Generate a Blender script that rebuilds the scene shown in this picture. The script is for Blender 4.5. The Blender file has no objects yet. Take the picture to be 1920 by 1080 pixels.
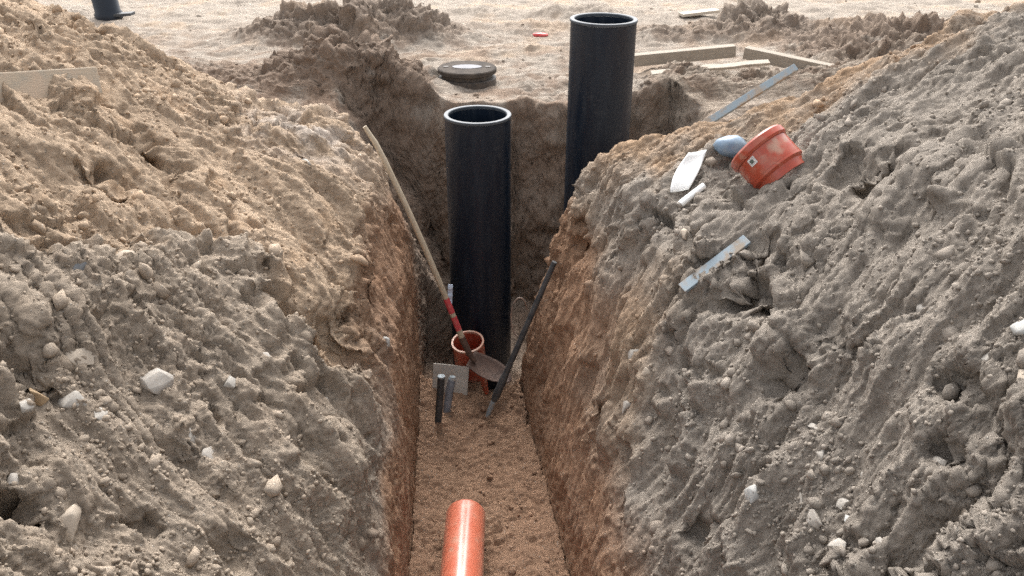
import bpy, bmesh, math, random
import numpy as np
from mathutils import Vector, Matrix

random.seed(7)
rng = np.random.default_rng(11)
SC = bpy.context.scene
COL = SC.collection

# ------------------------------------------------------------------ camera
CAM = Vector((0.0, 0.0, 1.8))
PITCH = math.radians(27.0)
cam_data = bpy.data.cameras.new('camera')
cam_data.sensor_fit = 'HORIZONTAL'
cam_data.sensor_width = 36.0
cam_data.lens = 18.0 / math.tan(math.radians(30.0))
cam_data.clip_start = 0.05
cam_data.clip_end = 2000.0
cam = bpy.data.objects.new('camera', cam_data)
COL.objects.link(cam)
cam.location = CAM
cam.rotation_euler = (math.radians(90) - PITCH, 0.0, 0.0)
SC.camera = cam

# ------------------------------------------------------------------ sky, sun, exposure (bright overcast)
SUN_EL, SUN_AZ = math.radians(50.0), math.radians(-4.0)      # azimuth from +Y, negative = to the left
world = bpy.data.worlds.new('World')
SC.world = world
world.use_nodes = True
wn, wl = world.node_tree.nodes, world.node_tree.links
wn.clear()
w_out = wn.new('ShaderNodeOutputWorld')
w_bg = wn.new('ShaderNodeBackground')
w_sky = wn.new('ShaderNodeTexSky')
w_sky.sky_type = 'NISHITA'
w_sky.sun_disc = False
w_sky.sun_elevation = SUN_EL
w_sky.sun_rotation = SUN_AZ
w_sky.air_density = 1.0
w_sky.dust_density = 4.0
w_sky.ozone_density = 1.0
w_hs = wn.new('ShaderNodeHueSaturation')
w_hs.inputs['Saturation'].default_value = 0.18
wl.new(w_sky.outputs[0], w_hs.inputs['Color'])
wl.new(w_hs.outputs[0], w_bg.inputs['Color'])
w_bg.inputs['Strength'].default_value = 0.15
wl.new(w_bg.outputs[0], w_out.inputs['Surface'])

sun_data = bpy.data.lights.new('sun', 'SUN')
sun_data.energy = 1.3
sun_data.angle = math.radians(42.0)
sun_data.color = (1.0, 0.965, 0.91)
sun = bpy.data.objects.new('sun', sun_data)
COL.objects.link(sun)
sdir = Vector((math.sin(SUN_AZ) * math.cos(SUN_EL), math.cos(SUN_AZ) * math.cos(SUN_EL), math.sin(SUN_EL)))
sun.rotation_euler = sdir.to_track_quat('Z', 'Y').to_euler()
sun.location = sdir * 30

SC.cycles.use_denoising = False          # keep the grain of the sand
SC.view_settings.view_transform = 'Standard'
SC.view_settings.look = 'None'
SC.view_settings.gamma = 1.0
SC.view_settings.use_curve_mapping = False
SC.view_settings.exposure = 1.46

# ------------------------------------------------------------------ helpers: tags
def tag(o, label=None, cat=None, group=None, kind=None):
    if label: o['label'] = label
    if cat: o['category'] = cat
    if group: o['group'] = group
    if kind: o['kind'] = kind
    return o

def empty(name, loc=(0, 0, 0), rot=None):
    o = bpy.data.objects.new(name, None)
    o.empty_display_size = 0.1
    COL.objects.link(o)
    o.location = loc
    if rot is not None:
        o.rotation_euler = rot
    return o

def link_mesh(name, me, mat, parent=None, smooth=True):
    o = bpy.data.objects.new(name, me)
    COL.objects.link(o)
    if mat is not None:
        me.materials.clear(); me.materials.append(mat)
    if smooth:
        me.polygons.foreach_set('use_smooth', np.ones(len(me.polygons), dtype=bool))
    if parent is not None:
        o.parent = parent
    return o

def from_bm(name, bm, mat, parent=None, smooth=False):
    me = bpy.data.meshes.new(name)
    bm.normal_update()
    bm.to_mesh(me); bm.free()
    return link_mesh(name, me, mat, parent, smooth)

# ------------------------------------------------------------------ helpers: numpy noise
def _hash(ix, iy, iz, seed):
    h = (ix.astype(np.uint32) * np.uint32(374761393) + iy.astype(np.uint32) * np.uint32(668265263)
         + iz.astype(np.uint32) * np.uint32(2147483647) + np.uint32(seed * 974711 + 12345))
    h = (h ^ (h >> np.uint32(13))) * np.uint32(1274126177)
    h = (h ^ (h >> np.uint32(15))) * np.uint32(2246822519)
    return h ^ (h >> np.uint32(16))

def noise3(x, y, z, seed=0):
    x = x.astype(np.float32); y = y.astype(np.float32); z = z.astype(np.float32)
    fx, fy, fz = np.floor(x), np.floor(y), np.floor(z)
    ix, iy, iz = fx.astype(np.int32), fy.astype(np.int32), fz.astype(np.int32)
    tx, ty, tz = x - fx, y - fy, z - fz
    ux, uy, uz = tx*tx*tx*(tx*(tx*6-15)+10), ty*ty*ty*(ty*(ty*6-15)+10), tz*tz*tz*(tz*(tz*6-15)+10)
    def g(dx, dy, dz):
        h = _hash(ix + dx, iy + dy, iz + dz, seed)
        gx = (h & np.uint32(1023)).astype(np.float32) / 511.5 - 1
        gy = ((h >> np.uint32(10)) & np.uint32(1023)).astype(np.float32) / 511.5 - 1
        gz = ((h >> np.uint32(20)) & np.uint32(1023)).astype(np.float32) / 511.5 - 1
        return gx * (tx - dx) + gy * (ty - dy) + gz * (tz - dz)
    x00 = g(0,0,0) * (1-ux) + g(1,0,0) * ux
    x10 = g(0,1,0) * (1-ux) + g(1,1,0) * ux
    x01 = g(0,0,1) * (1-ux) + g(1,0,1) * ux
    x11 = g(0,1,1) * (1-ux) + g(1,1,1) * ux
    return ((x00 * (1-uy) + x10 * uy) * (1-uz) + (x01 * (1-uy) + x11 * uy) * uz) * 1.25

def fbm(x, y, z, octv, seed=0, gain=0.5, lac=2.03):
    s = 0; a = 1.0; f = 1.0
    for k in range(octv):
        s = s + a * noise3(x * f, y * f, z * f, seed + 17 * k)
        a *= gain; f *= lac
    return s

def ridged(x, y, z, octv, seed=0, gain=0.5):
    s = 0; a = 1.0; f = 1.0
    for k in range(octv):
        s = s + a * (1 - 2 * np.abs(noise3(x * f, y * f, z * f, seed + 23 * k)))
        a *= gain; f *= 2.1
    return s

def worley(x, y, z, seed=0):
    """distance to a near cell point, that cell's random value, and a tilted facet per cell (broken, angular clods)"""
    x = x.astype(np.float32); y = y.astype(np.float32); z = z.astype(np.float32)
    ix, iy, iz = np.floor(x - .5).astype(np.int32), np.floor(y - .5).astype(np.int32), np.floor(z - .5).astype(np.int32)
    best = np.full(x.shape, 9.0, np.float32); val = np.zeros(x.shape, np.float32); fac = np.zeros(x.shape, np.float32)
    for dx in (0, 1):
        for dy in (0, 1):
            for dz in (0, 1):
                h = _hash(ix + dx, iy + dy, iz + dz, seed)
                ex = x - ix - dx - (h & np.uint32(1023)).astype(np.float32) / 1023
                ey = y - iy - dy - ((h >> np.uint32(10)) & np.uint32(1023)).astype(np.float32) / 1023
                ez = z - iz - dz - ((h >> np.uint32(20)) & np.uint32(1023)).astype(np.float32) / 1023
                dd = ex * ex + ey * ey + ez * ez
                m = dd < best
                best = np.where(m, dd, best)
                v = ((h >> np.uint32(7)) & np.uint32(255)).astype(np.float32) / 255
                a = ((h >> np.uint32(3)) & np.uint32(255)).astype(np.float32) / 127.5 - 1
                b = ((h >> np.uint32(14)) & np.uint32(255)).astype(np.float32) / 127.5 - 1
                c = ((h >> np.uint32(23)) & np.uint32(255)).astype(np.float32) / 127.5 - 1
                val = np.where(m, v, val)
                fac = np.where(m, (v - .5) * .8 + a * ex + b * ey + c * ez, fac)
    return np.sqrt(best), val, fac

def sstep(a, b, x):
    t = np.clip((x - a) / (b - a), 0, 1)
    return t * t * (3 - 2 * t)

# ------------------------------------------------------------------ terrain: base shape of trench, pit, spoil banks, ground
FLOOR, PITFLOOR = -1.38, -1.52
def XL(Y): return -0.49 - 0.062 * (np.clip(Y, 0, 5) - 3.2)
def XR(Y): return 0.27 - 0.145 * (np.clip(Y, 0.5, 5) - 3.2)

LD_N = [0, .02, .05, .25, .55, .95, 1.35, 1.8, 2.4, 3.2, 5, 30]
LZ_N = [-1.38, -1.05, -.95, -.62, -.28, .14, .50, .82, 1.08, 1.25, .9, .4]
LD_F = [0, .02, .05, .22, .50, .85, 1.1, 1.55, 2.2, 3.0, 5, 30]
LZ_F = [-1.38, -.75, -.36, .10, .33, .39, .56, .83, .98, 1.08, .8, .3]
RD_N = [0, .03, .10, .40, .80, 1.2, 1.6, 2.2, 3.0, 5, 30]
RZ_N = [-1.38, -.92, -.74, -.32, .28, .82, 1.05, 1.25, 1.3, .9, .4]
RD_F = [0, .02, .15, .28, .42, .60, .9, 1.4, 2.0, 3.0, 5, 30]
RZ_F = [-1.38, -1.2, -.52, -.08, .32, .41, .47, .66, 1.0, 1.2, .8, .3]

MOUNDS = [  # x, y, rx, ry, height
    (-1.55, 8.75, .75, .30, .34), (-.95, 8.95, .5, .28, .22), (-2.2, 8.9, .5, .3, .16),
    (-1.30, 7.10, .45, .38, .42), (-.85, 6.95, .3, .25, .10), (-1.9, 6.9, .5, .3, .16),
    (1.32, 7.2, .26, .18, .14), (1.75, 6.9, .5, .3, .08), (2.45, 9.0, .45, .35, .34),
    (1.55, 8.9, .5, .3, .14), (.25, 9.4, .7, .3, .10), (.1, 8.3, .5, .22, .05), (2.4, 6.9, .6, .4, .14),
    (-2.6, 7.4, .6, .5, .12), (.9, 10.2, .8, .3, .14), (-.3, 10.3, .5, .2, .07), (3.4, 8.0, .8, .8, .35),
    (1.25, 6.75, .3, .25, .12), (-.6, 8.0, .35, .16, .05), (.45, 7.9, .28, .16, .06),
]
def ground_h(X, Y):
    g = 0.02 * np.sin(X * 1.3 + .4) * np.cos(Y * .9) + 0.0 * X
    for (mx, my, rx, ry, hh) in MOUNDS:
        g = g + hh * np.exp(-((X - mx) / rx) ** 2 - ((Y - my) / ry) ** 2)
    return g * sstep(60, 30, Y)

def base_h(X, Y):
    t = sstep(1.9, 4.5, Y)
    xl, xr = XL(Y), XR(Y)
    dl, dr = xl - X, X - xr
    pl = (1 - t) * np.interp(dl, LD_N, LZ_N) + t * np.interp(dl, LD_F, LZ_F)
    pr = (1 - t) * np.interp(dr, RD_N, RZ_N) + t * np.interp(dr, RD_F, RZ_F)
    g = ground_h(X, Y)
    yl = np.interp(X, [-8, -4, -2.3, -1.5, -1.0, -.6], [8.5, 7, 5.75, 5.45, 5.4, 5.0])
    yr = np.interp(X, [.2, .6, 1.2, 2.5, 4, 8], [4.70, 4.72, 4.85, 5.3, 6.2, 8])
    capl, capr = (yl - Y) * 1.15, (yr - Y) * 1.2
    far = sstep(5.3, 5.8, Y)
    bl = np.minimum(pl, np.maximum(capl, g)); bl = bl * (1 - far) + np.maximum(g, np.minimum(pl, capl)) * far
    br = np.minimum(pr, np.maximum(capr, g)); br = br * (1 - far) + np.maximum(g, np.minimum(pr, capr)) * far
    # floor of the trench: slightly dished, a low sand step near the pipes
    xm = .5 * (xl + xr); hw = .5 * (xr - xl)
    q = np.clip(np.abs(X - xm) / hw, 0, 1)
    fl = FLOOR + .05 * q ** 3
    fl = fl + .045 * np.exp(-((Y - 4.72) / .16) ** 2) + .05 * np.exp(-((Y - 4.45) / .3) ** 2 - ((X + .25) / .3) ** 2)
    fl = fl - .14 * sstep(4.8, 5.05, Y)
    fl = fl * (1 - far) + g * far
    h = np.where(X < xl, bl, np.where(X > xr, br, fl))
    # pit at the end of the trench
    xpl = np.interp(Y, [4.6, 4.8, 5.3, 6.0, 6.5, 7.2], [-.58, -.62, -1.0, -1.34, -1.36, -1.2])
    xpr = np.interp(Y, [4.55, 4.9, 5.3, 6.3, 6.9], [.06, .62, 1.2, 1.45, 1.3])
    yb = np.interp(X, [-1.6, -1.2, -.8, -.36, .1, .6, 1.2, 1.6], [6.4, 6.9, 6.85, 6.68, 6.62, 6.6, 6.7, 6.4])
    wob = .06 * np.sin(X * 7.3 + 1) + .04 * np.sin(X * 17.1)
    dist = np.minimum(np.minimum((X - xpl) * np.interp(Y, [4.8, 5.4, 6.4], [.9, .50, .42]), xpr - X), np.minimum(yb + wob - Y, Y - 4.3))
    carve = PITFLOOR + 3.9 * np.maximum(0, .42 - dist) + .06 * np.sin(X * 5) * np.sin(Y * 4)
    return np.minimum(h, carve)

def seg(a, b, n, p=1.0):
    return a + (b - a) * np.linspace(0, 1, n, endpoint=False) ** p
YS = np.concatenate([seg(-3, 1.15, 50), seg(1.15, 2.6, 300), seg(2.6, 4.95, 350), seg(4.95, 6.25, 110),
                     seg(6.25, 7.1, 130), seg(7.1, 9.2, 140), seg(9.2, 12.5, 110), seg(12.5, 40, 40, 1.5), seg(40, 300, 14, 2), [300]])
R, S, C = len(YS), 1600, 900
half = .70 * np.clip(YS, 1.0, 400) + 2.4
U = np.linspace(-1, 1, S)
XF = half[:, None] * U[None, :]
YF = np.repeat(YS[:, None], S, 1)
HF = base_h(XF, YF)
ds = np.hypot(np.diff(XF, axis=1), np.diff(HF, axis=1))
xmid = .5 * (XF[:, 1:] + XF[:, :-1])
lim = .60 * (.93 * np.clip(YS, 1.2, 400) + .55)[:, None]
wgt = .12 + .88 * sstep(lim + .35, lim, np.abs(xmid))
cum = np.concatenate([np.zeros((R, 1)), np.cumsum(ds * wgt, axis=1)], axis=1)
XG = np.empty((R, C))
for r in range(R):
    XG[r] = np.interp(np.linspace(0, cum[r, -1], C), cum[r], XF[r])
for _ in range(3):                                   # keep neighbouring rows in step
    XG[1:-1] = .25 * XG[:-2] + .5 * XG[1:-1] + .25 * XG[2:]
YG = np.repeat(YS[:, None], C, 1)
ZG = base_h(XG, YG)
P = np.stack([XG, YG, ZG], -1)
del XF, YF, HF, ds, xmid, wgt, cum

def grid_normals(P):
    du = np.gradient(P, axis=1); dv = np.gradient(P, axis=0)
    n = np.cross(du, dv)
    return n / (np.linalg.norm(n, axis=-1, keepdims=True) + 1e-12)

def smooth_grid(a, k=1):
    for _ in range(k):
        a = a.copy()
        a[1:-1] = .25 * a[:-2] + .5 * a[1:-1] + .25 * a[2:]
        a[:, 1:-1] = .25 * a[:, :-2] + .5 * a[:, 1:-1] + .25 * a[:, 2:]
    return a

x, y, z = P[..., 0], P[..., 1], P[..., 2]
xl, xr = XL(y), XR(y)
bank_l = sstep(0.02, .24, xl - x) * sstep(6.0, 5.2, y)
bank_r = sstep(0.02, .30, x - xr) * sstep(6.0, 5.0, y)
bank = np.maximum(bank_l, bank_r)
in_tr = 1 - np.maximum(bank, sstep(5.6, 7.0, y))
far_g = sstep(6.4, 7.2, y) * sstep(-.35, -.05, z)
pit = sstep(4.9, 5.3, y) * sstep(-.05, -.35, z)
d = np.where(x < xl, xl - x, np.maximum(0, x - xr))
w = y - .38 * d

# --- stage 1: broad lumps, slumps and rills
N = smooth_grid(grid_normals(P), 6)
N /= np.linalg.norm(N, axis=-1, keepdims=True) + 1e-9
warp = fbm(x * 1.7, y * 1.7, z * 1.7, 2, 3)
lump = fbm(x * 2.1 + 9, y * 2.1, z * 2.1, 3, 40)
rill = ridged(w * 4.2 + warp * .9, d * 1.25 + warp, warp * 0 + 3.3, 3, 60)
rill3 = ridged(w * 17 + warp * 2.2, d * 3.2 + warp, z * 2, 2, 75)
rill2 = fbm(w * 11 + warp * 1.6, d * 2.6, z * 0 + 1.7, 3, 71)
amp1 = .045 * bank + .012 * in_tr + .035 * far_g + .060 * pit
led = d * 4.2 + 1.5 * warp + .9 * noise3(y * 3.1, x * 2.2, z * 2.2, 77) + .5 * noise3(x * 9, y * 9, z * 9, 78)
led = led - np.floor(led)
ledge = np.where(led < .14, led / .14, (1 - led) / .86) - .5
ledm = sstep(-.15, .35, noise3(x * 1.9 + 4, y * 1.9, z * 1.9, 79))
D = amp1 * lump + bank * (.054 * (rill - .95) + .032 * rill2 + .008 * (rill3 - .7) + .060 * ledge * ledm)
# the grey spoil on the left lies on the tan sand with a ragged lip
GB = np.interp(x, [-3, -1.8, -1.5, -1.18, -1.04, -.9, -.62], [2.2, 2.85, 3.17, 3.5, 3.36, 3.2, 3.3]) - y + .22 * fbm(x * 4, y * 4, z * 4, 4, 88, gain=.6)
D += bank_l * .075 * sstep(-.035, .035, GB) * sstep(1.1, .2, GB)
rimz = sstep(5.0, 5.6, y) * sstep(8.0, 7.2, y)
D += rimz * (.045 * fbm(x * 4.5, y * 4.5, z * 4.5, 4, 85, gain=.5) + .012 * (ridged(x * 8, y * 8, z * 8, 3, 86) - .9) * sstep(-.5, 0, z))
# vertical bucket-tooth marks on the steep cut faces
steep = sstep(.80, .35, N[..., 2]) * sstep(6.2, 5.2, y)
D += steep * (.030 * fbm(y * 7 + warp * 1.6, z * 2.6 + warp, x * 2.0, 3, 81) + .009 * fbm(y * 26 + warp * 3, z * 3.4, x * 2, 3, 82, gain=.7))
D *= np.where(y > 12.5, .4, 1)
edge = sstep(0, .05, d) * .6 + .4
P = P + N * (D * edge)[..., None]

# --- hollows and big clods of the banks: x, y, z, radius, depth (negative = proud)
POCKETS = [
    (-1.04, 3.27, 0.05, 0.058, 0.1), (-1.73, 3.99, 0.63, 0.074, 0.07), (-1.64, 3.92, 0.56, 0.078, 0.08),
    (-1.55, 3.86, 0.49, 0.073, 0.06), (-1.69, 3.47, 0.55, 0.062, 0.06), (-1.63, 3.47, 0.50, 0.066, 0.05),
    (-1.51, 2.36, 0.28, 0.067, 0.09), (-1.37, 1.93, 0.15, 0.045, 0.12), (-0.75, 3.36, -0.18, 0.129, 0.06),
    (-1.16, 2.11, -0.08, 0.036, 0.05), (0.99, 3.23, 0.32, 0.064, 0.07), (0.95, 3.10, 0.24, 0.067, 0.12),
    (0.94, 3.01, 0.20, 0.057, 0.08), (0.99, 2.63, 0.11, 0.049, 0.1), (0.94, 2.67, 0.07, 0.042, 0.07),
    (1.33, 3.36, 0.63, 0.095, 0.09), (1.37, 3.18, 0.66, 0.071, 0.06), (1.30, 2.16, 0.39, 0.046, 0.08),
    (0.67, 2.44, -0.43, 0.048, 0.06), (1.22, 2.02, 0.25, 0.042, 0.07), (0.38, 4.31, -0.11, 0.071, 0.05),
    (-0.93, 2.19, -0.31, 0.052, 0.04), (-0.68, 3.83, -0.21, 0.091, 0.03), (-0.68, 4.69, -0.24, 0.077, 0.04),
    (0.39, 3.34, -0.61, 0.073, 0.04), (1.00, 3.74, 0.45, 0.071, 0.04), (-1.11, 4.44, 0.35, 0.111, 0.04),
    (-1.60, 2.56, 0.37, 0.123, -0.12), (-1.57, 2.75, 0.36, 0.075, -0.05), (-1.50, 3.47, 0.40, 0.076, -0.06),
    (-1.48, 3.07, 0.33, 0.061, -0.06), (-0.81, 3.45, -0.09, 0.107, -0.04), (-0.69, 2.88, -0.43, 0.097, -0.07),
    (-0.95, 4.9, 0.25, 0.15, -0.06), (-1.20, 4.75, 0.37, 0.18, -0.07), (-1.28, 2.43, 0.06, 0.089, -0.06),
    (1.17, 3.36, 0.50, 0.151, -0.09), (1.28, 3.36, 0.59, 0.085, -0.05), (1.32, 2.99, 0.58, 0.087, -0.07),
    (0.99, 2.78, 0.17, 0.077, -0.08), (0.99, 2.55, 0.08, 0.073, -0.05), (0.55, 4.36, 0.35, 0.137, -0.05),
    (1.35, 2.03, 0.42, 0.073, -0.07), (1.34, 1.94, 0.39, 0.064, -0.06), (1.33, 2.18, 0.43, 0.069, -0.06),
    (1.50, 3.05, 0.76, 0.115, -0.08), (1.62, 2.86, 0.83, 0.108, -0.07), (1.24, 2.99, 0.49, 0.098, -0.06),
    (1.30, 2.65, 0.49, 0.089, -0.05), (0.88, 3.47, 0.31, 0.091, -0.05), (0.63, 3.95, 0.30, 0.152, -0.04),
    (0.66, 3.34, 0.05, 0.113, -0.03), (1.19, 1.97, 0.19, 0.075, -0.05), (-2.00, 4.12, 0.84, 0.148, -0.05),
    (-1.93, 3.46, 0.73, 0.129, -0.05), (-1.32, 3.61, 0.28, 0.094, -0.04),
]
N = smooth_grid(grid_normals(P), 4)
N /= np.linalg.norm(N, axis=-1, keepdims=True) + 1e-9
rough_edge = .75 * fbm(x * 9, y * 9, z * 9, 4, 91)
D = np.zeros_like(x)
near_rows = (YS > 1.1) & (YS < 5.4)
rs = slice(int(np.argmax(near_rows)), int(len(YS) - np.argmax(near_rows[::-1])))
for (px, py, pz, pr_, dp) in POCKETS:
    q = np.sqrt((x[rs] - px) ** 2 + (y[rs] - py) ** 2 + .6 * (z[rs] - pz) ** 2) / (pr_ * 1.15) * (1 + rough_edge[rs])
    D[rs] -= dp * (.34 if dp < 0 else 1.5) * np.exp(-np.abs(q) ** 3)
P = P + N * D[..., None]

# --- stage 2: clods and crumbs
N = smooth_grid(grid_normals(P), 2)
N /= np.linalg.norm(N, axis=-1, keepdims=True) + 1e-9
x2, y2, z2 = P[..., 0], P[..., 1], P[..., 2]
q1 = fbm(x2 * 13, y2 * 13, z2 * 13, 3, 5); q2 = fbm(x2 * 13 + 31, y2 * 13, z2 * 13, 3, 6)
wx = x2 + .035 * q1; wy = y2 + .035 * q2; wz = z2 + .03 * (q1 - q2)
c1, v1, k1 = worley(wx * 10, wy * 10, wz * 10, 101)
c2, v2, k2 = worley(wx * 27, wy * 27, wz * 27, 102)
patch1 = sstep(.0, .5, fbm(x2 * 2.6, y2 * 2.6, z2 * 2.6, 2, 111))
patch2 = sstep(-.25, .35, fbm(x2 * 4.1 + 5, y2 * 4.1, z2 * 4.1, 2, 112))
b1 = np.maximum(0, .55 - c1) * sstep(.45, .75, v1)
c3, v3, k3 = worley(wx * 62, wy * 62, wz * 62, 103)
b2 = np.maximum(0, .60 - c2) * sstep(.35, .8, v2)
fine = fbm(wx * 26, wy * 26, wz * 26, 4, 120, gain=.70)
fine_r = ridged(wx * 23, wy * 23, wz * 23, 3, 130, gain=.65)
streak = fbm(w * 26 + warp * 2 + .5 * q1, d * 4.5, z2 * 3, 4, 140, gain=.68)
grit = rng.normal(0, 1, x2.shape)
mid = fbm(wx * 9, wy * 9, wz * 9, 2, 118)
loose = sstep(-.35, .25, fbm(x2 * 1.6 + 8, y2 * 1.6, z2 * 1.6, 3, 113))          # broken, crumbly areas against smoother slid sand
slid = sstep(-.05, .35, fbm(w * 1.5 + 2.2, d * .8 + 4, z2 * .5, 3, 114)) * (1 - .7 * patch1)          # smooth slid sand
k0 = worley(wx * 5.2, wy * 5.2, wz * 5.2, 104)[2]
D = bank * (.038 * k0 * patch1 * loose * (1 - slid) + .030 * k1 * patch1 * loose + .020 * b1 * patch1 + .0145 * k2 * (.12 + .88 * loose * patch2) * (1 - .8 * slid) + .0070 * k3 * (.35 + .65 * loose) * (1 - .65 * slid)
            + .008 * mid * patch2 * (1 - slid) + .0050 * fine * (1 - .6 * slid) + .0035 * (fine_r - .9) * (1 - slid) + .0115 * streak * (1 - .6 * patch1) + .0009 * grit)
# trench floor: trodden sand with small slabs lying across the trench
slab = ridged(x2 * 4 + q1 * .5, y2 * 7 + q2, z2 * 5, 3, 150, gain=.5) - .9
D += in_tr * (1 - steep) * (.020 * slab + .018 * mid + .010 * k2 * patch2 + .003 * k3 + .0005 * grit)
D += in_tr * steep * (.005 * fine + .003 * k3 + .007 * k2 * patch1)
D += pit * (.008 * fine + .012 * k1 + .010 * k2)
gh = ground_h(x2, y2)
hump = sstep(.03, .14, gh)
D += far_g * (.030 * fbm(x2 * 3, y2 * 5, z2 * 3, 4, 160, gain=.5) + .020 * (ridged(x2 * 2.4, y2 * 4.5, z2 * 2, 2, 165) - .7)
              + .55 * np.clip(gh, 0, 1) * fbm(x2 * 4, y2 * 4, z2 * 4, 4, 170, gain=.6) + (.022 * k1 + .014 * k2) * hump + .016 * k1 * patch2 * patch1)
D *= sstep(30, 12, y2) * .95 + .05
P = P + N * D[..., None]
x3, y3, z3 = P[..., 0], P[..., 1], P[..., 2]
print('terrain verts', R * C)

# --- soil colours by place: dry sand, grey loam, red subsoil, darker brown in pit and mounds
TAN = np.array([.450, .338, .240]); GREY = np.array([.368, .310, .250]); RED = np.array([.350, .205, .125])
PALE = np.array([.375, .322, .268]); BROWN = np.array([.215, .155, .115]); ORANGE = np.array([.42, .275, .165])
WHITE = np.array([.50, .43, .37])
n1 = fbm(x3 * 1.9, y3 * 1.9, z3 * 1.9, 4, 200); n2 = fbm(x3 * 5, y3 * 5, z3 * 5, 4, 210)
def mix(a, b, m): return a * (1 - m[..., None]) + b * m[..., None]
soil = np.broadcast_to(PALE, x3.shape + (3,)).copy()
soil = mix(soil, TAN, far_g * sstep(.0, .5, n1) * .6)
soil = mix(soil, BROWN, sstep(11.0, 7.5, y3) * sstep(-.4, .45, n2 + .3 * n1 + .8 * sstep(.05, .16, ground_h(x3, y3))) * .85)
greyl = sstep(-.09, .07, GB + .08 * n2)
left_c = mix(np.broadcast_to(TAN, soil.shape), GREY, greyl * (.75 + .25 * np.clip(n2, -1, 1)))
left_c = mix(left_c, ORANGE, sstep(.15, .6, n2) * .35 * (1 - .6 * greyl))
left_c = mix(left_c, WHITE, np.exp(-((x3 + 1.15) / .35) ** 2 - ((y3 - 4.75) / .35) ** 2) * sstep(-.3, .3, n2))
greyr = sstep(-.25, .3, (x3 - xr) - .30 + .35 * n1 + .5 * sstep(3.4, 2.4, y3))
right_c = mix(np.broadcast_to(TAN * .90, soil.shape), np.array([.325, .282, .238]), np.clip(greyr, 0, 1))
otop = sstep(3.9, 4.4, y3 + .3 * n2) * sstep(.1, .4, z3)
right_c = mix(right_c, ORANGE * .95, np.clip(otop, 0, 1) * .8)
soil = mix(soil, left_c, bank_l)
soil = mix(soil, right_c, bank_r)
low = np.maximum(np.where(x3 < .5 * (xl + xr), sstep(.10, .03, d + .04 * n1), sstep(.19, .06, d + .05 * n1)) * sstep(5.6, 5.0, y3), steep * sstep(.15, -.25, z3 + .2 * n1) * sstep(3.0, 4.1, y3))
soil = mix(soil, RED, np.clip(low * (1 - pit), 0, 1) * .85)
soil = mix(soil, np.array([.285, .178, .118]), np.clip(in_tr * (1 - steep) * (1 - pit), 0, 1) * sstep(-.5, .5, n2 + .3) * .8)
soil = mix(soil, BROWN * 1.15, np.clip(pit, 0, 1) * (.80 + .2 * np.clip(n2, -1, 1)))  # darker brown below the pit rim
dgrey = sstep(.9, 1.2, x3) * sstep(5.6, 6.4, y3) * sstep(8.0, 7.2, y3)
soil = mix(soil, GREY * .85, np.clip(dgrey, 0, 1) * sstep(-.4, .2, n2) * .8)
soil *= (1 + .10 * np.clip(n2, -1, 1) + .10 * np.clip(n1, -1, 1))[..., None]
soil = np.clip(soil, .03, .8)

# ------------------------------------------------------------------ materials
def new_mat(name):
    m = bpy.data.materials.new(name)
    m.use_nodes = True
    nt = m.node_tree
    b = nt.nodes['Principled BSDF']
    return m, nt, b

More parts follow.
